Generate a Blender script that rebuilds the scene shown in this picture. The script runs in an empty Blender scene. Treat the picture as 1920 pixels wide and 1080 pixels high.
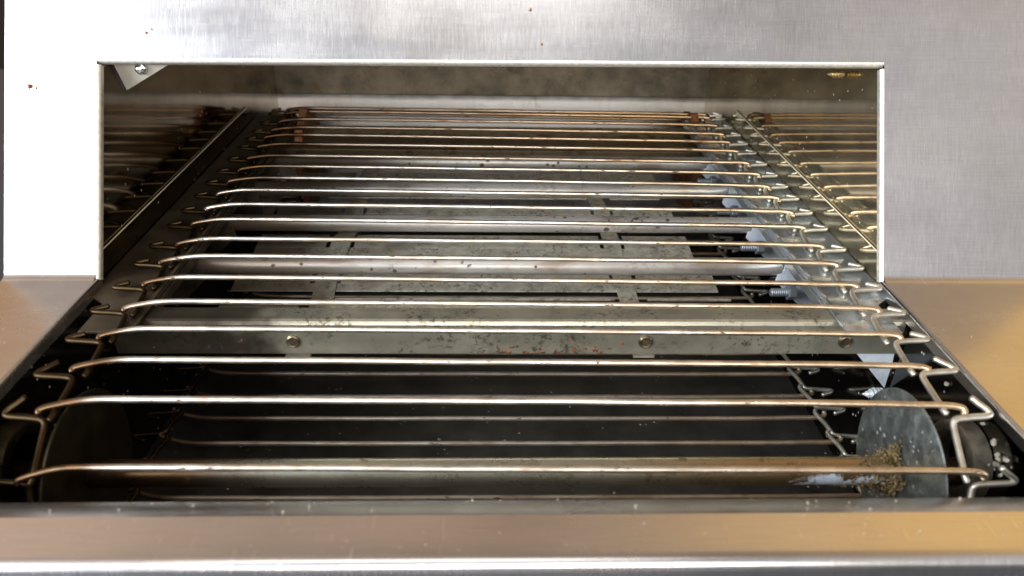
import bpy, bmesh, math, random
from mathutils import Vector, Matrix
random.seed(7)
R = math.radians
scene = bpy.context.scene
C = scene.collection

# ---------------------------------------------------------------- camera
cd = bpy.data.cameras.new('camera'); cam = bpy.data.objects.new('camera', cd); C.objects.link(cam)
PITCH, YAW, ROLL = R(29.39357), R(1.92056), R(1.10692)
def cam_axes():
    cp, sp = math.cos(PITCH), math.sin(PITCH)
    def rz(v):
        c, s = math.cos(YAW), math.sin(YAW)
        return Vector((c*v[0]+s*v[1], -s*v[0]+c*v[1], v[2]))
    f, u, r = rz((0, cp, -sp)), rz((0, sp, cp)), rz((1, 0, 0))
    c, s = math.cos(ROLL), math.sin(ROLL)
    return r*c+u*s, u*c-r*s, f
_r, _u, _f = cam_axes()
m = Matrix((_r, _u, -_f)).transposed().to_4x4()
m.translation = Vector((-.00642594, 0, .17475597))
cam.matrix_world = m
cd.sensor_width = 36; cd.lens = 26.25; cd.clip_start = .01; cd.clip_end = 50
cd.dof.use_dof = True; cd.dof.focus_distance = .40; cd.dof.aperture_fstop = 11
scene.camera = cam

# ---------------------------------------------------------------- view
scene.view_settings.view_transform = 'Standard'
scene.view_settings.look = 'None'
scene.view_settings.exposure = 0
scene.view_settings.gamma = 1
scene.view_settings.use_curve_mapping = False
scene.cycles.max_bounces = 10; scene.cycles.glossy_bounces = 8; scene.cycles.diffuse_bounces = 4
scene.cycles.sample_clamp_indirect = 6
scene.cycles.use_denoising = True

# ---------------------------------------------------------------- node helpers
class NT:
    def __init__(s, nt): s.nt = nt; s.n = nt.nodes; s.l = nt.links
    def new(s, t, **k):
        nd = s.n.new(t)
        for a, b in k.items(): setattr(nd, a, b)
        return nd
    def put(s, sock, v):
        if isinstance(v, bpy.types.NodeSocket): s.l.new(v, sock)
        elif isinstance(v, (tuple, list)) and len(v) == 3 and sock.type == 'RGBA': sock.default_value = (*v, 1)
        else: sock.default_value = v
    def math(s, op, a, b=0., c=None, clamp=False):
        nd = s.new('ShaderNodeMath', operation=op, use_clamp=clamp)
        s.put(nd.inputs[0], a); s.put(nd.inputs[1], b)
        if c is not None: s.put(nd.inputs[2], c)
        return nd.outputs[0]
    def ss(s, v, lo, hi):
        nd = s.new('ShaderNodeMapRange', interpolation_type='SMOOTHSTEP')
        s.put(nd.inputs[0], v); nd.inputs[1].default_value = lo; nd.inputs[2].default_value = hi
        nd.inputs[3].default_value = 0; nd.inputs[4].default_value = 1
        return nd.outputs[0]
    def mr(s, v, lo, hi, a, b):
        nd = s.new('ShaderNodeMapRange')
        s.put(nd.inputs[0], v)
        for i, x in enumerate((lo, hi, a, b)): nd.inputs[i+1].default_value = x
        return nd.outputs[0]
    def mix(s, f, a, b, mode='MIX'):
        nd = s.new('ShaderNodeMix', data_type='RGBA', blend_type=mode)
        s.put(nd.inputs[0], f); s.put(nd.inputs[6], a); s.put(nd.inputs[7], b)
        return nd.outputs[2]
    def noise(s, vec, scale, detail=3, rough=.5, dist=0):
        nd = s.new('ShaderNodeTexNoise')
        if vec is not None: s.put(nd.inputs['Vector'], vec)
        nd.inputs['Scale'].default_value = scale; nd.inputs['Detail'].default_value = detail
        nd.inputs['Roughness'].default_value = rough; nd.inputs['Distortion'].default_value = dist
        return nd.outputs[0]
    def scale(s, vec, xyz, off=(0, 0, 0)):
        nd = s.new('ShaderNodeMapping'); s.put(nd.inputs[0], vec)
        nd.inputs['Scale'].default_value = xyz; nd.inputs['Location'].default_value = off
        return nd.outputs[0]

# ---------------------------------------------------------------- room light
world = bpy.data.worlds.new('World'); scene.world = world; world.use_nodes = True
w = NT(world.node_tree); w.n.clear()
tc = w.new('ShaderNodeTexCoord'); sp = w.new('ShaderNodeSeparateXYZ'); w.l.new(tc.outputs['Generated'], sp.inputs[0])
dx, dy, dz = sp.outputs
warm = w.ss(dx, -.35, .75)
back = w.mix(warm, (.66, .73, .88), (.86, .80, .77))
front_lo = (.045, .05, .07)
front_hi = w.mix(w.ss(dx, .0, .62), w.mix(w.ss(dx, -.60, -.05), w.mix(w.ss(dz, .46, .62), (.78, .44, .22), (1.15, .85, .64)), (.80, .53, .34)), (1.65, 1.02, .38))
front = w.mix(w.ss(dz, .05, .28), front_lo, front_hi)
a = w.mix(w.ss(dy, .35, -.45), front, back)
side = w.mix(w.ss(dz, .62, .92), a, w.mix(w.ss(dx, .35, .62), w.mix(w.ss(dx, -.5, .1), (.80, .60, .46), (.46, .34, .26)), (.95, .60, .28)))
low = w.mix(w.ss(dz, .02, -.2), side, (.05, .035, .025))
blot = w.noise(w.scale(tc.outputs['Generated'], (1, 1, 1)), 4.2, 3, .5)
col = w.mix(1., low, w.mr(blot, .3, .7, .62, 1.38), 'MULTIPLY')
bg = w.new('ShaderNodeBackground'); w.put(bg.inputs[0], col); bg.inputs[1].default_value = .62
out = w.new('ShaderNodeOutputWorld'); w.l.new(bg.outputs[0], out.inputs[0])

def area(name, loc, target, sx, sy, power, col):
    ld = bpy.data.lights.new(name, 'AREA'); ld.shape = 'RECTANGLE'; ld.size = sx; ld.size_y = sy
    ld.energy = power; ld.color = col
    o = bpy.data.objects.new(name, ld); C.objects.link(o)
    o.location = loc; o.rotation_euler = (Vector(target)-Vector(loc)).to_track_quat('-Z', 'Y').to_euler()
    return o
area('window_light', (-1.78, -1.0, .95), (0, .35, 0), 1.3, 1.25, 86, (.93, .96, 1.0))
area('far_window_light', (-.25, -1.0, 2.5), (0, .35, 0), 1.6, .6, 10, (1.0, .97, .92))
area('low_fill_light', (.10, -2.2, .78), (0, .45, 0), 1.5, .70, 46, (1.0, .94, .86))  # added low fill that brightens the interior; not a window

# ---------------------------------------------------------------- materials
def grime(t, vec, col, amt=.6, scale=320, tint=(.10, .075, .045), cscale=38, lo=.46, hi=.66):
    c = t.ss(t.noise(vec, cscale, 3, .6), lo, hi)
    n = t.ss(t.noise(vec, scale, 5, .75), .50, .62)
    return t.mix(t.math('MULTIPLY', t.math('MULTIPLY', c, n), amt), col, tint)
def grimy(t, vec, col, rgh, met): return grime(t, vec, col), rgh, met
def mat(name, base, metal=1., rough=.35, var=.25, vscale=60, stretch=(1, 1, 1), spots=None, spot_scale=250, spot_thr=.68,
        rust=None, rust_scale=90, rust_thr=.62, bump=.0, bump_scale=900, rvar=.12, world_pos=False, extra=None, aniso=0, fine=None):
    m = bpy.data.materials.new(name); m.use_nodes = True
    t = NT(m.node_tree); t.n.clear()
    if world_pos: vec = t.new('ShaderNodeNewGeometry').outputs['Position']
    else: vec = t.new('ShaderNodeTexCoord').outputs['Object']
    sv = t.scale(vec, stretch)
    n1 = t.noise(sv, vscale, 4, .6)
    col = t.mix(1., base, t.mr(n1, .3, .7, 1-var, 1+var), 'MULTIPLY')
    rgh = t.mr(n1, .3, .7, rough-rvar, rough+rvar)
    met = metal
    if fine:
        n4 = t.noise(t.scale(vec, fine), 1, 3, .7)
        ge = t.new('ShaderNodeNewGeometry'); sg = t.new('ShaderNodeSeparateXYZ'); t.put(sg.inputs[0], ge.outputs['Normal'])
        upr = t.ss(sg.outputs[2], .9, .6)          # the level rim is polished smoother than the upright face
        n4 = t.mix(upr, (.5, .5, .5), n4)
        col = t.mix(1., col, t.mr(n4, .3, .7, .92, 1.08), 'MULTIPLY')
        rgh = t.math('ADD', rgh, t.mr(n4, .3, .7, -.015, .015))
    if rust:
        n2 = t.noise(vec, rust_scale, 5, .65)
        f = t.ss(n2, rust_thr, rust_thr+.06)
        n3 = t.noise(vec, rust_scale*4, 3, .6)
        rc = t.mix(n3, rust[0], rust[1])
        col = t.mix(t.math('MULTIPLY', f, .85), col, rc)
        rgh = t.math('ADD', rgh, t.math('MULTIPLY', f, .3))
        met = t.math('SUBTRACT', metal, t.math('MULTIPLY', f, metal*.8))
    if spots:
        v = t.new('ShaderNodeTexVoronoi'); t.put(v.inputs['Vector'], vec); v.inputs['Scale'].default_value = spot_scale
        n5 = t.noise(vec, spot_scale*.13, 2)
        rad = t.mr(n5, .35, .75, 0.02, .36)
        f = t.ss(t.math('SUBTRACT', v.outputs['Distance'], rad), .06, -.04)
        keep = t.ss(t.noise(vec, spot_scale*.5, 1), spot_thr-.16, spot_thr-.10)
        f = t.math('MULTIPLY', f, keep)
        col = t.mix(f, col, spots)
        rgh = t.math('ADD', rgh, t.math('MULTIPLY', f, .3))
    if extra: col, rgh, met = extra(t, vec, col, rgh, met)
    bs = t.new('ShaderNodeBsdfPrincipled')
    t.put(bs.inputs['Base Color'], col); t.put(bs.inputs['Metallic'], met); t.put(bs.inputs['Roughness'], t.math('MAXIMUM', rgh, .04))
    if bump:
        bp = t.new('ShaderNodeBump'); bp.inputs['Distance'].default_value = .001; bp.inputs['Strength'].default_value = bump
        t.put(bp.inputs['Height'], t.noise(t.scale(vec, fine) if fine else vec, 1 if fine else bump_scale, 2))
        t.l.new(bp.outputs[0], bs.inputs['Normal'])
    o = t.new('ShaderNodeOutputMaterial'); t.l.new(bs.outputs[0], o.inputs[0])
    return m

RUST = ((.16, .045, .012), (.40, .15, .04))
BURNT = ((.035, .018, .01), (.13, .06, .025))

def panel_extra(t, vec, col, rgh, met):
    # cross hatch of finer horizontal scratches, pale smudges, and small scratches
    h = t.noise(t.scale(vec, (60, 2600, 2600)), 1, 2, .6)
    col = t.mix(1., col, t.mr(h, .3, .7, .95, 1.05), 'MULTIPLY')
    sm = t.noise(vec, 22, 4, .6, .4)
    rgh = t.math('ADD', rgh, t.mr(sm, .35, .7, -.02, .03))
    wp = t.noise(t.scale(vec, (9, 60, 60)), 1, 4, .65, .6)
    rgh = t.math('ADD', rgh, t.mr(wp, .35, .65, -.01, .018))
    col = t.mix(1., col, t.mr(wp, .3, .7, .975, 1.02), 'MULTIPLY')
    tt = t.ss(t.noise(vec, 14, 3, .6), .50, .68)
    col = t.mix(t.math('MULTIPLY', tt, .12), col, (.62, .53, .38))
    sc = t.noise(t.scale(vec, (1500, 90, 90)), 1, 1)
    col = t.mix(t.math('MULTIPLY', t.ss(sc, .70, .78), .5), col, (.95, .95, .95))
    return col, rgh, met
M = {}
M['panel'] = mat('brushed_stainless_steel', (.72, .715, .72), 1, .25, .03, 30, rvar=.015, fine=(1400, 110, 110), bump=.02, extra=panel_extra)

def wall_extra(t, vec, col, rgh, met):
    v = t.new('ShaderNodeTexVoronoi'); t.put(v.inputs['Vector'], vec); v.inputs['Scale'].default_value = 190
    keep = t.ss(t.noise(vec, 60, 2), .52, .60)
    f = t.math('MULTIPLY', t.ss(v.outputs['Distance'], .16, .08), keep)
    col = t.mix(f, col, (.62, .58, .50)); rgh = t.math('ADD', rgh, t.math('MULTIPLY', f, .6))
    met = t.math('MULTIPLY', met, t.math('SUBTRACT', 1., f))
    return col, rgh, met
M['wall_r'] = mat('heat_tinted_steel', (.62, .54, .38), .93, .05, .2, 25, rvar=.02, extra=wall_extra)
M['wall_l'] = mat('shaded_polished_steel', (.40, .33, .25), 1, .08, .25, 25, rvar=.02, extra=wall_extra)  # left wall's shade put into a darker base than the right wall
M['dark_sheet'] = mat('near_black_polished_steel', (.085, .085, .08), 1, .12, .3, 40, rvar=.05, extra=wall_extra)  # near-black base for the front and lower wall sheet
M['tray'] = mat('dark_tray_steel', (.15, .145, .13), .8, .38, .3, 40, rvar=.08, extra=wall_extra)
M['baffle'] = mat('smoked_steel', (.24, .205, .15), .6, .45, .38, 60, rvar=.08, extra=lambda t, v, c, r, m: (grime(t, v, c, .35, 420, (.5, .42, .30), 22, .46, .62), r, m), rust=((.10, .05, .03), (.30, .20, .13)), rust_scale=55, rust_thr=.60)
M['slide'] = mat('grey_galvanised_slide', (.28, .275, .27), .75, .38, .25, 22, stretch=(3, 1, 1), rvar=.06, extra=lambda t, v, c, r, m: (grime(t, t.scale(v, (1, 1, .35)), c, .7, 120, (.14, .11, .08), 40, .48, .66), r, m))

def rod_extra(t, vec, col, rgh, met):
    sx = t.new('ShaderNodeSeparateXYZ'); t.put(sx.inputs[0], vec)
    # heat-tinted left ends with shade painted in; warm reflections painted right; rusty far end
    wob = t.mr(t.noise(vec, 9, 2), .3, .7, -.03, .03)
    x = t.math('ADD', sx.outputs[0], wob)
    bw = t.ss(t.noise(t.scale(vec, (28, 140, 140), (1, 5, 2)), 1, 3, .6), .48, .68)
    col = t.mix(t.math('MULTIPLY', bw, .55), col, (.36, .25, .14)); rgh = t.math('ADD', rgh, t.math('MULTIPLY', bw, .12))
    cop = t.math('MULTIPLY', t.ss(x, .0, .14), .65)
    far = t.math('MULTIPLY', t.ss(sx.outputs[1], .42, .58), .75)
    col = t.mix(cop, col, t.mix(1., col, (.92, .70, .44), 'MULTIPLY'))
    col = t.mix(far, col, t.mix(t.ss(x, -.12, .12), (.22, .12, .06), (.50, .31, .15)))
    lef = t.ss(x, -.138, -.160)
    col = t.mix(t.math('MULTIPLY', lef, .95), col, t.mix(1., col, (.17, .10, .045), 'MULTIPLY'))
    ch = t.noise(t.scale(vec, (130, 420, 420)), 1, 4, .7)
    bf = t.ss(ch, .61, .66)
    col = t.mix(t.math('MULTIPLY', bf, .9), col, (.06, .03, .015))
    rgh = t.math('ADD', rgh, t.math('MULTIPLY', bf, .35))
    met = t.math('SUBTRACT', met, t.math('MULTIPLY', bf, .7))
    rr = t.noise(t.scale(vec, (50, 300, 300), (3, 2, 1)), 1, 4, .7)
    rf = t.math('MULTIPLY', t.ss(rr, .60, .68), t.math('ADD', .5, t.math('MULTIPLY', far, .5)))
    col = t.mix(rf, col, (.34, .13, .04)); rgh = t.math('ADD', rgh, t.math('MULTIPLY', rf, .25))
    # return run below is browner, darker and rougher
    lo = t.ss(sx.outputs[2], -.045, -.065)
    col = t.mix(t.math('MULTIPLY', lo, .45), col, (.20, .15, .11)); rgh = t.math('ADD', rgh, t.math('MULTIPLY', lo, .2))
    return col, rgh, met
M['rod'] = mat('heat_stained_wire', (.80, .77, .70), 1, .37, .18, 120, rvar=.06, world_pos=True, extra=rod_extra)
def link_extra(t, vec, col, rgh, met):
    sx = t.new('ShaderNodeSeparateXYZ'); t.put(sx.inputs[0], vec)
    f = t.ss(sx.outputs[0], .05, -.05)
    col = t.mix(f, col, t.mix(1., col, (.085, .060, .035), 'MULTIPLY'))  # left links blackened: the shade there put into burnt wire colour
    return col, rgh, t.math('MAXIMUM', met, f)
M['link'] = mat('pale_link_wire', (.60, .58, .51), .9, .42, .14, 160, rvar=.06, world_pos=True, extra=link_extra, rust=BURNT, rust_scale=150, rust_thr=.66)

def tube_extra(t, vec, col, rgh, met):
    f = t.math('MULTIPLY', t.ss(t.noise(t.scale(vec, (22, 60, 60)), 1, 4, .6), .50, .66), .55)
    col = t.mix(f, col, (.23, .15, .10))
    sx = t.new('ShaderNodeSeparateXYZ'); t.put(sx.inputs[0], vec)
    col = t.mix(t.math('MULTIPLY', t.ss(sx.outputs[0], -.02, -.13), .9), col, (.09, .06, .035))  # burnt brown left part, with the front panel's shadow put into the colour
    return grime(t, vec, col, .5), rgh, met
M['tube'] = mat('heater_sheath', (.57, .55, .52), .6, .42, .16, 40, stretch=(.4, 1, 1), rvar=.06, spots=(.12, .12, .11), spot_scale=170, spot_thr=.60, extra=tube_extra)
def galv_extra(t, vec, col, rgh, met):
    sx = t.new('ShaderNodeSeparateXYZ'); t.put(sx.inputs[0], vec)
    n = t.mr(t.noise(vec, 30, 3), .3, .7, -.04, .04)
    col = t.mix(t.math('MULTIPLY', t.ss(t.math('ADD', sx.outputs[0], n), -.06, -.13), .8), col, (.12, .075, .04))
    col = grime(t, vec, col, .8, 380, (.11, .085, .055), 45, .40, .60)
    return grime(t, vec, col, .5, 160, (.2, .17, .13), 30), rgh, met
M['galv'] = mat('galvanised_plate', (.66, .64, .54), .6, .38, .22, 140, rvar=.08, extra=galv_extra)
M['galv_window_tint'] = mat('window_tinted_plate', (.74, .82, .92), .35, .36, .14, 130, rvar=.06)  # blue-white window reflection painted into the bracket colour
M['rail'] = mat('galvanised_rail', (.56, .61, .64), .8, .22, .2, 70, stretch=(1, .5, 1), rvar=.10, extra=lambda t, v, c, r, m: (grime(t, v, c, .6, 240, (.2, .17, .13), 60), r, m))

M['rail_l'] = mat('shaded_burnt_rail', (.095, .075, .05), .7, .45, .3, 60)  # burnt brown base with the left side's shade mixed in
def bar_extra(t, vec, col, rgh, met):
    sx = t.new('ShaderNodeSeparateXYZ'); t.put(sx.inputs[0], vec)
    x = sx.outputs[0]; z = sx.outputs[2]
    zone = t.math('MULTIPLY', t.ss(x, -.025, .005), t.ss(x, .075, .045))
    zl = t.ss(z, .146, .1385)
    n = t.noise(vec, 260, 5, .7)
    col = grime(t, vec, col, .8, 330, (.10, .085, .06), 40, .48, .62)
    shade = t.ss(t.math('ADD', x, t.mr(t.noise(vec, 45, 3), .3, .7, -.014, .014)), -.098, -.124)
    col = t.mix(t.math('MULTIPLY', shade, .92), col, (.045, .034, .022))  # dark left end: the cast shadow put into the bar's colour
    f = t.ss(t.math('ADD', n, t.math('MULTIPLY', t.math('MULTIPLY', zone, zl), .13)), .62, .70)
    col = t.mix(f, col, t.mix(t.ss(t.noise(vec, 500, 3), .42, .62), (.045, .022, .012), (.20, .075, .028)))
    met = t.math('MULTIPLY', met, t.math('SUBTRACT', 1., t.math('MULTIPLY', f, .8)))
    rgh = t.math('ADD', rgh, t.math('MULTIPLY', f, .3))
    return col, rgh, met
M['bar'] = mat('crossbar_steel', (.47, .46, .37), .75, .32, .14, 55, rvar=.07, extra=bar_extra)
M['rivet'] = mat('tarnished_rivet', (.22, .18, .12), .85, .35, .2, 300)

def rear_extra(t, vec, col, rgh, met):
    sy = t.new('ShaderNodeSeparateXYZ'); t.put(sy.inputs[0], vec)
    f = t.math('MULTIPLY', t.ss(t.math('ADD', sy.outputs[1], t.mr(t.noise(vec, 60, 4, .7), .3, .7, -.008, .008)), .288, .280), .8)
    col = t.mix(f, col, (.12, .075, .04))
    return grime(t, vec, col, .8, 150, (.07, .03, .02), 40, .42, .6), rgh, met
M['bar_rear'] = mat('baked_rear_plate', (.42, .37, .24), .6, .38, .2, 60, extra=rear_extra)
def shaft_extra(t, vec, col, rgh, met):
    sx = t.new('ShaderNodeSeparateXYZ'); t.put(sx.inputs[0], vec)
    f = t.math('MULTIPLY', t.ss(sx.outputs[0], .02, .11), .8)
    col = t.mix(f, col, (.42, .28, .12))
    col = t.mix(t.ss(sx.outputs[0], -.07, -.13), col, (.10, .06, .03))  # left end: shade put in as a dark brown
    n = t.noise(vec, 170, 4, .7)
    g = t.math('MULTIPLY', t.ss(n, .56, .66), .7)
    col = t.mix(g, col, (.14, .10, .035))
    nz = t.mr(t.noise(vec, 90, 4, .7), .3, .7, -.012, .012)
    xx = t.math('ADD', sx.outputs[0], nz)
    zz = t.math('ADD', sx.outputs[2], t.math('MULTIPLY', nz, .25))
    sm = t.math('MULTIPLY', t.math('MULTIPLY', t.ss(xx, .116, .124), t.ss(xx, .160, .154)), t.math('MULTIPLY', t.ss(zz, .1242, .1230), t.ss(sx.outputs[1], -.0735, -.0745)))
    return t.mix(sm, col, (.60, .70, .82)), t.math('ADD', rgh, t.math('MULTIPLY', g, .25)), t.math('SUBTRACT', met, t.math('MULTIPLY', sm, .9))
M['shaft'] = mat('greasy_shaft', (.50, .50, .42), .9, .30, .12, 60, rvar=.06, extra=shaft_extra)
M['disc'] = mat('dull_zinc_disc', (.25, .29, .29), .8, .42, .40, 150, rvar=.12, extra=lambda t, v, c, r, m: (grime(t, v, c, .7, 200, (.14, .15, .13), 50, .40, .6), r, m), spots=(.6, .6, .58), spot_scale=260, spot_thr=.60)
M['disc_l'] = mat('shaded_brown_disc', (.06, .05, .03), 1, .45, .25, 90, rvar=.08)  # left disc and ring, with the left side's shade in the base colour
M['edge'] = mat('glint_edge', (.95, .86, .68), .15, .5, .1, 60)  # cream colour paints the glint along the sheet's top edge
M['hem'] = mat('filed_steel_edge', (.80, .78, .72), .75, .48, .14, 500, rvar=.05)
M['plate'] = mat('bright_bracket_plate', (.50, .47, .41), .5, .45, .08, 60)
M['dark'] = mat('blackened_steel', (.06, .05, .045), .8, .45, .3, 80)
M['ring'] = mat('bearing_bronze', (.25, .23, .18), .8, .45, .25, 200)
M['zinc_lit'] = mat('pale_zinc_screw', (.80, .86, .90), .35, .35, .1, 200)
M['brass'] = mat('brassy_screw', (.80, .62, .30), .7, .35, .1, 200)
M['bolt'] = mat('dull_bolt', (.28, .31, .34), .7, .5, .1, 200)
M['zinc'] = mat('zinc_screw', (.72, .73, .70), 1, .22, .06, 200)
M['rustpart'] = mat('rusted_plate', (.26, .12, .06), .4, .6, .3, 150, rust=RUST, rust_scale=200, rust_thr=.5)
M['crumb'] = mat('toast_crumb', (.20, .145, .065), 0, .7, .85, 260)
M['crumb_pale'] = mat('pale_crumb', (.40, .37, .30), 0, .8, .3, 500)
M['smear'] = mat('blue_white_residue', (.62, .72, .84), 0, .5, .1, 200)
M['counter'] = mat('dark_counter', (.035, .042, .055), 0, .5, .2, 12)
M['body'] = mat('dark_body_steel', (.16, .17, .19), .8, .45, .1, 30)

# ---------------------------------------------------------------- mesh helpers
def link(name, bm, m, parent=None, smooth=True, bevel=0, label=None):
    me = bpy.data.meshes.new(name)
    bmesh.ops.recalc_face_normals(bm, faces=bm.faces)
    bm.to_mesh(me); bm.free()
    if smooth:
        for p in me.polygons: p.use_smooth = True
    me.materials.append(m)
    o = bpy.data.objects.new(name, me); C.objects.link(o)
    if smooth:
        me.set_sharp_from_angle(angle=R(38))
    if bevel:
        md = o.modifiers.new('bevel', 'BEVEL'); md.width = bevel; md.segments = 2; md.limit_method = 'ANGLE'; md.angle_limit = R(40)
    if parent: o.parent = parent
    if label: o['label'] = label
    return o
def empty(name, loc, label, cat, group=None):
    o = bpy.data.objects.new(name, None); C.objects.link(o); o.location = loc; o.empty_display_size = .02
    o['label'] = label; o['category'] = cat
    if group: o['group'] = group
    return o
def tag(o, label, cat, group=None, kind=None):
    o['label'] = label; o['category'] = cat
    if group: o['group'] = group
    if kind: o['kind'] = kind
    return o
def box(bm, x0, x1, y0, y1, z0, z1, M4=None):
    vs = [bm.verts.new((x, y, z)) for x in (x0, x1) for y in (y0, y1) for z in (z0, z1)]
    for f in ((0, 1, 3, 2), (4, 6, 7, 5), (0, 4, 5, 1), (2, 3, 7, 6), (0, 2, 6, 4), (1, 5, 7, 3)):
        bm.faces.new([vs[i] for i in f])
    if M4 is not None:
        for v in vs: v.co = M4 @ v.co
    return vs
def tube(bm, pts, r, n=12, cap=True, smooth=0):
    pts = [Vector(p) for p in pts]
    if smooth:
        q = []
        for i in range(len(pts)-1):
            p0 = pts[max(i-1, 0)]; p1 = pts[i]; p2 = pts[i+1]; p3 = pts[min(i+2, len(pts)-1)]
            for k in range(smooth):
                t = k/smooth
                q.append(.5*((2*p1)+(p2-p0)*t+(2*p0-5*p1+4*p2-p3)*t*t+(3*p1-p0-3*p2+p3)*t**3))
        q.append(pts[-1]); pts = q
    rings = []; up = Vector((0, 0, 1))
    for i, p in enumerate(pts):
        d = (pts[min(i+1, len(pts)-1)]-pts[max(i-1, 0)]).normalized()
        if abs(d.dot(up)) > .97: up = Vector((0, 1, 0))
        s = d.cross(up).normalized(); u = s.cross(d).normalized(); up = u
        rings.append([bm.verts.new(p+r*(math.cos(2*math.pi*k/n)*s+math.sin(2*math.pi*k/n)*u)) for k in range(n)])
    for a, b in zip(rings, rings[1:]):
        for k in range(n): bm.faces.new((a[k], a[(k+1) % n], b[(k+1) % n], b[k]))
    if cap:
        for ring, e, s in ((rings[0], pts[0], -1), (rings[-1], pts[-1], 1)):
            d = (pts[1]-pts[0] if s < 0 else pts[-1]-pts[-2]).normalized()*s
            c = bm.verts.new(e+d*r*.45)
            for k in range(n): bm.faces.new((ring[k], ring[(k+1) % n], c))
def lathe_x(bm, prof, cy, cz, n=48, closed=False):
    # prof: list of (x, radius), revolved about the line parallel to X through (cy, cz)
    rings = []
    for x, r in prof:
        if r <= 1e-6: rings.append([bm.verts.new((x, cy, cz))])
        else: rings.append([bm.verts.new((x, cy+r*math.cos(2*math.pi*k/n), cz+r*math.sin(2*math.pi*k/n))) for k in range(n)])
    prs = list(zip(rings, rings[1:]))
    if closed: prs.append((rings[-1], rings[0]))
    for a, b in prs:
        for k in range(n):
            if len(a) == 1: bm.faces.new((a[0], b[(k+1) % n], b[k]))
            elif len(b) == 1: bm.faces.new((a[k], a[(k+1) % n], b[0]))
            else: bm.faces.new((a[k], a[(k+1) % n], b[(k+1) % n], b[k]))
def sweep_x(bm, prof, xs):
    # an open sheet: profile of (y, z) swept along X through the columns xs
    g = [[bm.verts.new((x, y, z)) for y, z in prof] for x in xs]
    for a, b in zip(g, g[1:]):
        for i in range(len(prof)-1): bm.faces.new((a[i], a[i+1], b[i+1], b[i]))
def prism(bm, poly, axis, a, b):
    def P(p, t):
        return {'x': (t, p[0], p[1]), 'y': (p[0], t, p[1]), 'z': (p[0], p[1], t)}[axis]
    A = [bm.verts.new(P(p, a)) for p in poly]; B = [bm.verts.new(P(p, b)) for p in poly]
    bm.faces.new(A); bm.faces.new(B[::-1])
    n = len(poly)
    for i in range(n): bm.faces.new((A[i], A[(i+1) % n], B[(i+1) % n], B[i]))
def solidify(o, th, off=-1):
    md = o.modifiers.new('thickness', 'SOLIDIFY'); md.thickness = th; md.offset = off

# ================================================================ THE TOASTER
toaster = empty('conveyor_toaster', (0, .3, -.16), 'stainless steel conveyor toaster with a wide low opening over its wire belt', 'toaster')
def part(name, bm, m, **k):
    # geometry is given in world coordinates; move it into the toaster's frame
    par = k.pop('parent', toaster)
    o = link(name, bm, m, par, **k)
    root = par
    off = Vector((0, 0, 0))
    while root: off += root.location; root = root.parent
    for v in o.data.vertices: v.co -= off
    for mt in ():
        pass
    return o
# materials use object coordinates: shift-free patterns are irrelevant except the crossbar, the shaft (made local below)

CT, ST = math.cos(PITCH), math.sin(PITCH)
def pan(t, d=0):           # point on the slanted front: t up the slope, d out of the sheet towards the viewer
    return (.318+ST*t-CT*d, CT*t+ST*d)
XL, XR = -.1932, .1858     # inner edges of the opening
XOL, XOR = -.238, .275     # outer edges of the front
TT = .1035                 # height of the opening up the slope

# front sheet: slanted face, soft bend, level rim running out to the front lip
bend = []
rb = .006
ang = math.pi/2+PITCH      # from level rim (pointing to +Y) up to slope direction
k = rb*math.tan((math.pi/2-PITCH)/2)
A0 = Vector((.318-k, 0)); A1 = Vector((.318+ST*k, CT*k))
cen = Vector((.318-k, rb))
for i in range(9):
    t = i/8*(math.pi/2-PITCH)
    bend.append((cen.x+rb*math.sin(t), cen.y-rb*math.cos(t)))
face = [pan(t) for t in (.235, .18, .14, TT+.002)]
side = [pan(t) for t in (.235, .18, .14, TT+.002, .08, .05, .02)] + bend[::-1]
rim = [(.28, 0), (.24, 0), (.20, 0), (.167, 0)]
lip = [(.158, 0), (.1525, 0)] + [(.1525-.0042*math.sin(i/10*math.pi/2), -.0042+.0042*math.cos(i/10*math.pi/2)) for i in range(1, 11)] + [(.1483, -.03), (.1483, -.12)]
bm = bmesh.new()
cols_l = [XOL, -.215, XL-.0018]; cols_r = [XR+.0018, .23, XOR]; mid = [XL-.0018, -.1, 0, .1, XR+.0018]
sweep_x(bm, side+rim+lip, cols_l); sweep_x(bm, side+rim+lip, cols_r)
sweep_x(bm, face, mid); sweep_x(bm, [(.167, 0)]+lip, mid)
bmesh.ops.remove_doubles(bm, verts=bm.verts, dist=1e-5)
for v in bm.verts:
    if abs(v.co.z-CT*(TT+.002)) < 1e-4 and XL-.003 < v.co.x < XR+.003:
        k_ = .0024*(v.co.x-XL)/(XR-XL); v.co += Vector((0, ST*k_, CT*k_))
fp = part('front_panel', bm, M['panel'])
for p in fp.data.polygons: p.use_smooth = True

# folded hems round the opening
def hem(bm, a, b, inward, back, r=.0018, depth=.006):
    # quarter round from the sheet into the opening, then a return; a,b ends on sheet; inward/back are unit vectors
    a, b, inward, back = Vector(a), Vector(b), Vector(inward), Vector(back)
    prof = [inward*(r*math.sin(t*math.pi/12))+back*(r*(1-math.cos(t*math.pi/12))) for t in range(7)]
    prof += [inward*r+back*(r+depth), ]
    n = 40
    rows = []
    for i in range(n+1):
        p = a.lerp(b, i/n)
        rows.append([bm.verts.new(p+q) for q in prof])
    for u, v in zip(rows, rows[1:]):
        for i in range(len(prof)-1): bm.faces.new((u[i], u[i+1], v[i+1], v[i]))
bk = Vector((0, CT, -ST))
def W3(x, t): y, z = pan(t); return (x, y, z)
up = Vector((0, ST, CT))
bm = bmesh.new(); hem(bm, W3(XL-.0018, TT+.002), W3(XR+.0018, TT+.0044), -up, bk, r=.002, depth=.0015)
part('opening_hem', bm, M['hem'])
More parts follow.
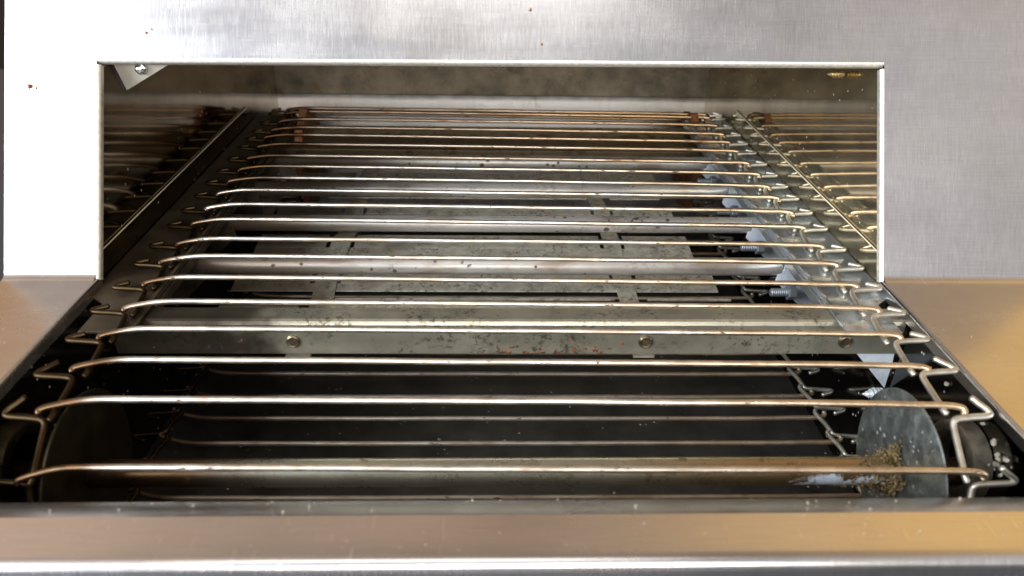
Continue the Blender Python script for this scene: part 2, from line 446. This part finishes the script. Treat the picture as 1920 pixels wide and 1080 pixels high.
for x, sgn in ((XL-.0018, 1), (XR+.0018, -1)):
    bm = bmesh.new(); hem(bm, W3(x, -.0005), W3(x, TT-.0008+(.0020 if sgn < 0 else 0)), (sgn, 0, 0), bk, r=.0018, depth=.0015)
    # along the level rim: a thin rolled edge and a short return downwards
    part('side_hem', bm, M['hem'])
    bm = bmesh.new(); hem(bm, (x, .3195, 0), (x, .166, 0), (sgn, 0, 0), (0, 0, -1), r=.0018, depth=.004)
    part('rim_hem', bm, M['panel'])
# sloping inner lip of the front bar and the wall below it
bm = bmesh.new()
sweep_x(bm, [(.167, 0), (.1675, -.0002), (.1762, -.0032), (.1775, -.0045), (.1778, -.02), (.1778, -.112)], [XL-.004, -.1, 0, .1, XR+.004])
part('inner_lip', bm, M['panel'])

# side walls, polished: lower sheet stands 0.9 mm proud of the upper, its bright top edge runs back along the belt
def side_wall(x, sgn, seam, m, label):
    g = .003                                        # gap behind the front sheet
    def yy(z): return .318+g+max(z, 0)*ST/CT
    bm = bmesh.new()
    prism(bm, [(.170, -.113), (.170, -.004), (yy(0), -.004), (yy(.155), .155), (.70, .155), (.70, -.113)], 'x', x+sgn*.0009, x+sgn*.0025)
    wl = part('side_wall', bm, m, label=label, smooth=False)
    bm = bmesh.new()
    prism(bm, [(.3112, -.0198), (.3112, -.0045), (yy(0), -.0045), (yy(seam), seam), (.580, seam), (.580, -.0198)], 'x', x, x+sgn*.0008)
    part('lower_wall_sheet', bm, m, parent=wl, smooth=False)
    bm = bmesh.new(); prism(bm, [(.171, -.112), (.171, -.0045), (.311, -.0045), (.311, -.020), (.580, -.020), (.580, -.112)], 'x', x, x+sgn*.0008)
    part('front_side_plate', bm, M['dark_sheet'], parent=wl, smooth=False)
    bm = bmesh.new(); tube(bm, [(x-sgn*.0001, yy(seam)+.001, seam), (x-sgn*.0001, .580, seam)], .00035, 8)
    part('sheet_edge_glint', bm, M['edge'], parent=wl)
side_wall(-.1962, -1, .0085, M['wall_l'], 'inner side wall with shade in its dark colour')
side_wall(.1880, 1, .0098, M['wall_r'], 'golden heat-tinted mirror-like inner side wall')
# rear baffle and the slide curving down behind the belt
bm = bmesh.new()
sweep_x(bm, [(.43, .155), (.55, .155), (.672, .155), (.672, .10), (.672, .05), (.672, -.0045)], [-.2, -.1, 0, .1, .2])
part('rear_baffle', bm, M['baffle'])
bm = bmesh.new()
prof = [(.6719, -.0050), (.6718, -.0075), (.6713, -.0105), (.6701, -.0145), (.6667, -.025), (.6618, -.040), (.6540, -.064), (.6475, -.085), (.6425, -.113)]
sweep_x(bm, prof, [-.2, -.1, 0, .1, .2])
part('toast_slide', bm, M['slide'])
bm = bmesh.new(); box(bm, -.2, .2, .165, .66, -.1145, -.1125)
part('crumb_tray', bm, M['tray'])
# outer body shell
bm = bmesh.new()
prism(bm, [(.20, -.004), (.322, -.004), pan(.230, -.004), (.74, CT*.230), (.74, -.15), (.15, -.15), (.15, -.03)], 'x', XOL+.002, XOL+.004)
prism(bm, [(.20, -.004), (.322, -.004), pan(.230, -.004), (.74, CT*.230), (.74, -.15), (.15, -.15), (.15, -.03)], 'x', XOR-.004, XOR-.002)
box(bm, XOL+.004, XOR-.004, .738, .74, -.15, CT*.234)
box(bm, XOL+.004, XOR-.004, .318+ST*.234, .738, CT*.234-.002, CT*.234)
part('body_shell', bm, M['body'], smooth=False)

# ---- cross bars with rivets
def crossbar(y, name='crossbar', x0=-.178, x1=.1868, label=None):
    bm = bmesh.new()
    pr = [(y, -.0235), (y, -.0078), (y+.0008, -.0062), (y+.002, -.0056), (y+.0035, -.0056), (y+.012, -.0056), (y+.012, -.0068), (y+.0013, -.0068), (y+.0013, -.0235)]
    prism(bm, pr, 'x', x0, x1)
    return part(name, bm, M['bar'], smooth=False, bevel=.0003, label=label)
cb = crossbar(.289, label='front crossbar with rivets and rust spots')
for x in (-.0968, .0659, .1600):
    bm = bmesh.new()
    # low domed rivet head facing the viewer
    n = 24; cy, cz = .2889, -.0165
    rr = [(.0034, 0), (.0033, .0006), (.0026, .0011), (.0018, .0008), (.0016, .0008)]
    prev = None
    for r_, d_ in rr:
        ring = [bm.verts.new((x+r_*math.cos(2*math.pi*i/n), cy-d_, cz+r_*math.sin(2*math.pi*i/n))) for i in range(n)]
        if prev:
            for i in range(n): bm.faces.new((prev[i], prev[(i+1) % n], ring[(i+1) % n], ring[i]))
        prev = ring
    bm.faces.new(prev)
    part('rivet', bm, M['rivet'], parent=cb)
bm = bmesh.new()
prism(bm, [(.5565, -.0215), (.5565, -.0168), (.5585, -.0155), (.588, -.0127), (.604, -.0125), (.604, -.0137), (.588, -.0139), (.5585, -.0168), (.5580, -.0215)], 'x', -.178, .1868)
part('rear_crossplate', bm, M['bar_rear'], smooth=False, bevel=.0003)

# ---- guide rails under the belt edges
def rail(xi, xo, xw, m):
    s = 1 if xo > xi else -1
    bm = bmesh.new()
    poly = [(xi, .2775), (xo, .2775), (xo, .302), (xw, .31), (xw, .60), (xi, .60)]
    prism(bm, poly, 'z', -.0052, -.0040)
    # raised bead and inner flange
    prism(bm, [(xi+s*.0005, .300), (xi+s*.0022, .300), (xi+s*.0022, .598), (xi+s*.0005, .598)], 'z', -.0040, -.0030)
    box(bm, min(xi, xi-s*.0012), max(xi, xi-s*.0012), .302, .598, -.0098, -.0052)
    return part('guide_rail', bm, m, smooth=False, bevel=.0002)
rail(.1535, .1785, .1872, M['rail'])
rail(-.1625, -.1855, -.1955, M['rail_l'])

# ---- heater tubes, reflectors, hanging straps, end brackets and bolts
TY = (.3585, .4130, .4670, .5215)
for i, y in enumerate(TY):
    bm = bmesh.new(); xr = .1525
    lathe_x(bm, [(-.168, 0), (-.168, .0043), (-.1672, .0049), (xr-.0008, .0049), (xr, .0043), (xr, .0028), (xr-.002, .0026), (xr-.002, 0)], y, -.0135, 28)
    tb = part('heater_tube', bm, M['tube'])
    # reflector trough below and behind the tube
for i, (f0, f1, lipy) in enumerate(((.3620, .3790, 0), (.4035, .4290, .4375), (.4590, .4755, .4920), (.5160, .5390, 0))):
    x0, x1 = -.150, .118+.004*(i == 0)
    zf, zb = -.0315, -.0288
    bm = bmesh.new()
    def zz(yy): return zf+(zb-zf)*(yy-f0)/(f1-f0)
    def slab(xa, xb, ya, yb):
        vs = [(xa, ya), (xb, ya), (xb, yb), (xa, yb)]
        lo = [bm.verts.new((a, b, zz(b)-.0006)) for a, b in vs]; hi = [bm.verts.new((a, b, zz(b))) for a, b in vs]
        bm.faces.new(lo); bm.faces.new(hi[::-1])
        for j in range(4): bm.faces.new((lo[j], lo[(j+1) % 4], hi[(j+1) % 4], hi[j]))
    slots = [(-.1075, -.1045), (-.0925, -.0905), (.0620, .0643), (.0748, .0772)]
    yc = f0+.42*(f1-f0)
    slab(x0, x1, f0, yc)
    xs = [x0]+[v for s in slots for v in s]+[x1]
    for j in range(0, len(xs), 2): slab(xs[j], xs[j+1], yc, f1)
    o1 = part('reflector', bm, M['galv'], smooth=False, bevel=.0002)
    if lipy:
        bm = bmesh.new()
        box(bm, x0+.030, .062, lipy, lipy+.0009, -.0306, -.0295); box(bm, .0785, x1-.004, lipy, lipy+.0009, -.0306, -.0295)
        part('reflector_lip', bm, M['galv'], parent=o1, smooth=False, bevel=.0002)
bm = bmesh.new()   # front reflector just behind the crossbar
box(bm, -.096, .062, .315, .3440, -.0310, -.0300); box(bm, .078, .122, .315, .3440, -.0310, -.0300); box(bm, -.150, -.108, .315, .3440, -.0310, -.0300)
o1 = part('reflector', bm, M['galv'], smooth=False, bevel=.0002)
bm = bmesh.new(); box(bm, -.09, .0615, .3495, .3505, -.0304, -.0292); box(bm, .0795, .1255, .3495, .3505, -.0304, -.0292)
part('reflector_lip', bm, M['galv'], parent=o1, smooth=False, bevel=.0002)
for x0, x1 in ((-.1045, -.0925), (.0643, .0748)):
    bm = bmesh.new()
    ys = [.30, .325, .352, .374, .396, .420, .445, .470, .50, .53, .56]
    zs = [-.0325, -.0325, -.0325, -.0290, -.0325, -.0282, -.0325, -.0285, -.0325, -.0282, -.030]
    dxx = .0025
    g = [[bm.verts.new((x+dxx*math.sin(y*60)*.4, y, z)) for x in (x0, x1)] for y, z in zip(ys, zs)]
    for a, b in zip(g, g[1:]): bm.faces.new((a[0], a[1], b[1], b[0]))
    o1 = part('strap', bm, M['galv'], smooth=False); solidify(o1, .0008)

def hexbolt(parent, x0, x1, y, z, r=.0024, head=None):
    # threaded shank along X from tip x0 to x1, with a hex nut
    bm = bmesh.new(); n = 9; s = 1 if x1 > x0 else -1
    prof = [(x0, 0), (x0, r*.75)]
    for i in range(n):
        a = x0+(x1-x0)*(i+.2)/n; b = x0+(x1-x0)*(i+.7)/n
        prof += [(a, r*.80), (b, r)]
    prof += [(x1, r*.8), (x1, 0)]
    lathe_x(bm, prof, y, z, 20)
    o = part('bolt', bm, M['bolt'], parent=parent)
    return o
def nut(x0, x1, y, z, r, parent):
    bm = bmesh.new()
    prism(bm, [(y+r*math.cos(R(60*i+10)), z+r*math.sin(R(60*i+10))) for i in range(6)], 'x', x0, x1)
    return part('nut', bm, M['bolt'], parent=parent, smooth=False, bevel=.0004)
for i, y in enumerate(TY):
    for s, xw in ((1, .1535), (-1, -.1625)):
        bm = bmesh.new()
        xa = xw-s*.0005
        yy = y-.0045
        poly = [(xw-s*.0005, -.0060), (xw+s*.0245, -.0060), (xw+s*.0245, -.034), (xw+s*.014, -.037), (xw+s*.005, -.029), (xw-s*.0038, -.0200), (xw-s*.0030, -.0150), (xw-s*.0005, -.0130)]
        prism(bm, poly, 'y', yy, yy+.0012)
        br = part('tube_bracket', bm, M['galv_window_tint'] if s > 0 else M['rail_l'], smooth=False, bevel=.0002)
        if s > 0:
            hexbolt(br, .1445, .154, y-.0125, -.0225, .0024)
            nut(.1535, .1580, y-.0125, -.0225, .0042, br)
# gusset hanging under the right end of the crossbar
bm = bmesh.new(); prism(bm, [(.1675, -.0236), (.1862, -.0236), (.1868, -.030), (.1868, -.0445)], 'y', .2900, .2912)
part('corner_gusset', bm, M['galv_window_tint'], smooth=False, bevel=.0002)

# ---- tapered screws poking in through the right wall
def screw(y, z, L, r, m=None):
    bm = bmesh.new(); x1 = .1882; n = 6
    prof = [(x1-L, 0)]
    lathe_x(bm, [(x1-L, 0), (x1-L*.72, r*.55), (x1, r*.62)], y, z, 16)
    # helical thread
    seg = 18; turns = n
    A, B, D = [], [], []
    for i in range(seg*turns+1):
        t = i/(seg*turns); x = x1-L*.96+L*.9*t; a = i/seg*2*math.pi
        rc = r*(min(1, .12+t*1.9))
        for lst, dx_, rad in ((A, -.0003, .55), (B, 0, 1.), (D, .0003, .55)):
            q = rad*rc
            lst.append(bm.verts.new((x+dx_, y+q*math.cos(a), z+q*math.sin(a))))
    for i in range(len(A)-1):
        bm.faces.new((A[i], A[i+1], B[i+1], B[i])); bm.faces.new((B[i], B[i+1], D[i+1], D[i]))
    return part('wall_screw', bm, m or M['zinc'])
screw(.4121, .0785, .0100, .0023, M['brass'])
screw(.290, -.048, .0120, .0032, M['zinc_lit'])

# ---- small plate with a nut in the upper left corner
bm = bmesh.new(); prism(bm, [(-.1975, .104), (-.1892, .0738), (-.1630, .0883), (-.135, .104)], 'y', .380, .3812)
cp = part('corner_plate', bm, M['plate'], smooth=False, bevel=.0002)
bm = bmesh.new(); prism(bm, [(-.2000, .104), (-.1912, .0734), (-.1893, .0738), (-.1978, .104)], 'y', .3792, .3815)
part('plate_flange', bm, M['dark'], parent=cp, smooth=False)
bm = bmesh.new()
prism(bm, [(-.1790+.0030*math.cos(R(60*i+8)), .0850+.0030*math.sin(R(60*i+8))) for i in range(6)], 'y', .3770, .3799)
part('nut', bm, M['zinc'], parent=cp, smooth=False, bevel=.0005)
bm = bmesh.new(); tube(bm, [(-.1790, .3755, .0850), (-.1790, .379, .0850)], .0014, 12)
part('bolt', bm, M['zinc'], parent=cp)

# ---- drive shaft with discs
SY, SZ = .2262, -.038
bm = bmesh.new(); lathe_x(bm, [(-.195, 0), (-.195, .0050), (-.165, .0057), (-.05, .0057), (.06, .0057), (.159, .0057), (.187, .0050), (.187, 0)], SY, SZ, 36)
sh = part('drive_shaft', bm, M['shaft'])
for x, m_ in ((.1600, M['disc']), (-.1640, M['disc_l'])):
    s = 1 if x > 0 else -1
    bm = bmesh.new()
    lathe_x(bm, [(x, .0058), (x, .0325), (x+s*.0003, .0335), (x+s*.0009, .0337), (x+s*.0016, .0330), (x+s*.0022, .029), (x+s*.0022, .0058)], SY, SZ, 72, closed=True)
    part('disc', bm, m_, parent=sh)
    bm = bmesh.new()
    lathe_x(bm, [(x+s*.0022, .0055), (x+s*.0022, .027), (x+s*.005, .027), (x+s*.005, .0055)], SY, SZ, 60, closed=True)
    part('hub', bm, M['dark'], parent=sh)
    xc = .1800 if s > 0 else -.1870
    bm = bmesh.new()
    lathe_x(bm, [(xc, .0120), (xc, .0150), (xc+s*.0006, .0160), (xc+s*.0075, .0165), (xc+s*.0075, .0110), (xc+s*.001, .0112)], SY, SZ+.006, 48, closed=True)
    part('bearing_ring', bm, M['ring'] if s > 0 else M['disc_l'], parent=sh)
# rear shaft with rusty sprockets
bm = bmesh.new(); lathe_x(bm, [(-.195, 0), (-.195, .005), (.187, .005), (.187, 0)], .598, -.038, 24)
sh2 = part('rear_shaft', bm, M['dark'])
for x, h in ((-.1565, .0040), (.159, .0010)):
    bm = bmesh.new()
    prof = []
    N = 10
    for i in range(N*6):
        a = 2*math.pi*i/(N*6)
        r_ = .0385 + (.0030 if i % 6 in (0,) else (-.001 if i % 6 in (2, 3, 4) else .0008))
        prof.append((.598+r_*math.cos(a+.4), -.038+r_*math.sin(a+.4)))
    prism(bm, prof, 'x', x-.003, x+.003)
    part('sprocket', bm, M['rustpart'], parent=sh2, smooth=False, bevel=.0003)

# ================================================================ THE WIRE BELT
belt = empty('wire_conveyor_belt', (0, .226, 0), 'wire mesh conveyor belt of long cross rods inside the toaster', 'conveyor belt')
B0 = Vector((0, .226, 0))
def rod_mesh(seed, bow):
    rnd = random.Random(seed)
    bm = bmesh.new()
    def jit(l): return [(x, a+(rnd.uniform(-.00012, .00012) if abs(x) < .14 else 0), n+(rnd.uniform(-.0001, .0001) if abs(x) < .14 else 0)) for x, a, n in l]
    right = jit([(.020, 0, bow), (.06, 0, bow), (.10, 0, bow*.9), (.135, 0, bow*.7), (.155, -.0002, bow*.4), (.166, -.0004, .0003), (.1708, -.0010, -.0001), (.1721, -.0020, -.0008), (.1717, -.0030, -.0018)])
    left = jit([(-.020, 0, bow), (-.06, 0, bow), (-.10, 0, bow*.9), (-.142, 0, bow*.7), (-.152, -.0001, bow*.6), (-.1585, -.0008, .0003), (-.1640, -.0021, .0000), (-.1690, -.0036, -.0004), (-.1714, -.0047, -.0010), (-.1712, -.0057, -.0018)])
    pts = left[::-1]+[(0, 0, bow)]+right
    tube(bm, pts, .00128, 14, smooth=5)
    me = bpy.data.meshes.new('rod'); bmesh.ops.recalc_face_normals(bm, faces=bm.faces); bm.to_mesh(me); bm.free()
    for p in me.polygons: p.use_smooth = True
    me.materials.append(M['rod']); return me
def link_mesh(s, op):
    bm = bmesh.new()
    pts = [(.1778, -.0018+op*.0042, -.0004+op*.0012), (.1802, -.0025+op*.0022, -.0005+op*.0006), (.1826, -.0034+op*.001, -.0006), (.1837, -.0044, -.0009), (.1818, -.0052, -.0010),
           (.1760, -.0056, -.0011), (.1712, -.0060, -.0013), (.1694, -.0066, -.0015), (.1687, -.0078, -.0020), (.1684, -.0100, -.0023), (.1679, -.0145, -.0025), (.1672, -.0190, -.0024), (.1665, -.0232, -.0022), (.1661, -.0262, -.0024), (.1666, -.0280, -.0029)]
    tube(bm, [(s*x, a, n) for x, a, n in pts], .00122, 12, smooth=5)
    me = bpy.data.meshes.new('side_link'); bmesh.ops.recalc_face_normals(bm, faces=bm.faces); bm.to_mesh(me); bm.free()
    for p in me.polygons: p.use_smooth = True
    me.materials.append(M['link']); return me
rodY = [.2225, .2482, .2717, .2943, .3172, .3393, .3601, .3848, .4060, .4284, .4477, .4694, .4906, .5150, .5356, .5536, .5755, .5967]
loop = [(y, 0, 0) for y in rodY[::-1]]
CY, CZ, CR = .226, -.038, .0385
loop += [(.1995, -.0115, 43), (.1885, -.0300, 78), (.1905, -.0530, 113), (.2060, -.0710, 148)]
loop += [(y, -.077, 180) for y in (.2290, .2513, .2700, .2884, .3080, .3267, .3474, .369, .391, .413, .435, .457, .479, .501, .523, .545, .567, .589)]
loop += [(.598+CR*math.sin(R(f)), CZ+CR*math.cos(R(f)), -f) for f in (148, 113, 78, 44, 12)]
rods = [rod_mesh(k, .0004+.0002*(k % 3)) for k in range(5)]
links = {(s, op): link_mesh(s, op) for s in (1, -1) for op in (.15, .7)}
protoR = protoL = None
n = len(loop)
for i, (y, z, beta) in enumerate(loop):
    if protoR is None:
        protoR = bpy.data.objects.new('rod', rods[0]); o = protoR
    else:
        o = protoR.copy(); o.data = rods[i % 5]
    C.objects.link(o); o.parent = belt
    jr = random.uniform
    o.location = Vector((jr(-.0006, .0006), y, z))-B0
    skew = -(.012+.010*(y-.22)/.38) if abs(beta) < 60 else -.004       # the rods run slightly askew, right ends nearer
    o.rotation_euler = (R(beta), jr(-.0015, .0015), skew+jr(-.0015, .0015))
    y2, z2, b2 = loop[(i+1) % n]
    d = Vector((y-y2, z-z2)); L = d.length
    cb_ = math.atan2(d.y, d.x)
    for s in (1, -1):
        if protoL is None: protoL = bpy.data.objects.new('side_link', links[s, .15]); o = protoL
        else: o = protoL.copy(); o.data = links[s, .15 if (beta == 0 and y > .26) or beta == 180 else .7]
        C.objects.link(o); o.parent = belt
        o.location = Vector((jr(-.0003, .0003), y, z))-B0
        o.rotation_euler = (cb_, 0, jr(-.01, .01)); o.scale = (1, L/.0235, 1)

# ================================================================ crumbs and residue
def crumb(bm, c, r):
    res = bmesh.ops.create_icosphere(bm, subdivisions=1, radius=r, matrix=Matrix.Translation(c))
    for v in res['verts']: v.co += Vector([random.uniform(-.45, .45)*r for _ in range(3)])
# caked grease and crumbs on the shaft by the disc
bm = bmesh.new()
for i in range(1500):
    near = random.random() < .55
    x = .1592-abs(random.gauss(0, .0035 if near else .010)); a = random.uniform(0, 2*math.pi) if random.random() < .4 else random.gauss(math.pi*1.28, .6)
    rad = .0056+abs(random.gauss(0, .0021 if near else .0006))
    crumb(bm, Vector((min(x, .1594), SY+rad*math.cos(a), SZ+rad*math.sin(a))), random.uniform(.00018, .00055)*(1.7 if random.random() < .05 else 1))
for i in range(90): crumb(bm, Vector((.1592-random.random()*.003, SY+random.gauss(.001, .0012), SZ+.009+random.gauss(0, .002))), random.uniform(.0003, .0008))
o = link('grease_clump', bm, M['crumb'], None, smooth=False)
tag(o, 'crusty brown clump of greasy crumbs on the shaft beside the right disc', 'grease clump', kind='stuff')
# loose crumbs
bm = bmesh.new()
for i in range(22):
    x = random.uniform(-.19, .184); y = random.uniform(.19, .5); crumb(bm, Vector((x, y, -.1118)), random.uniform(.0003, .0011))
for i in range(30):
    y = random.uniform(.185, .30); z = random.uniform(-.07, -.006); crumb(bm, Vector((.1874, y, z)), random.uniform(.0003, .0012))
for i in range(7):
    crumb(bm, Vector((.1868+random.gauss(0, .0008)-.001, .208+random.gauss(0, .004), -.017+random.gauss(0, .003))), random.uniform(.0004, .0013))
for i in range(40):
    crumb(bm, Vector((random.uniform(-.18, .185), .1690+random.random()*.006, -.0007-random.random()*.001)), random.uniform(.0002, .0004))
for i in range(50): crumb(bm, Vector((random.uniform(-.18, .185), random.uniform(.152, .167), .0001)), random.uniform(.00008, .0002))
for i in range(40): crumb(bm, Vector((random.choice((random.uniform(-.26, -.197), random.uniform(.19, .26))), random.uniform(.17, .305), .0001)), random.uniform(.0001, .00026))
o = link('loose_crumbs', bm, M['crumb_pale'], None, smooth=False)
tag(o, 'pale crumbs scattered over the tray, walls and inner lip', 'crumbs', kind='stuff')
# three tiny burnt specks on the front
bm = bmesh.new()
for (x, t, s) in ((-.1715, .1180, .0007), (-.1690, .1195, .0005), (.0185, .1147, .0006), (.0128, .1315, .0009), (-.2262, .0915, .0011), (-.2230, .0910, .0008)):
    y, z = pan(t); crumb(bm, Vector((x, y, z)), s)
o = link('burnt_specks', bm, M['rustpart'], None, smooth=False)
tag(o, 'tiny rusty brown specks stuck on the front steel above the opening', 'specks', kind='stuff')

# countertop below
bm = bmesh.new(); box(bm, -1.2, 1.2, -.3, 1.4, -.19, -.16)
o = link('countertop', bm, M['counter'], None, smooth=False, bevel=.003); o['kind'] = 'structure'
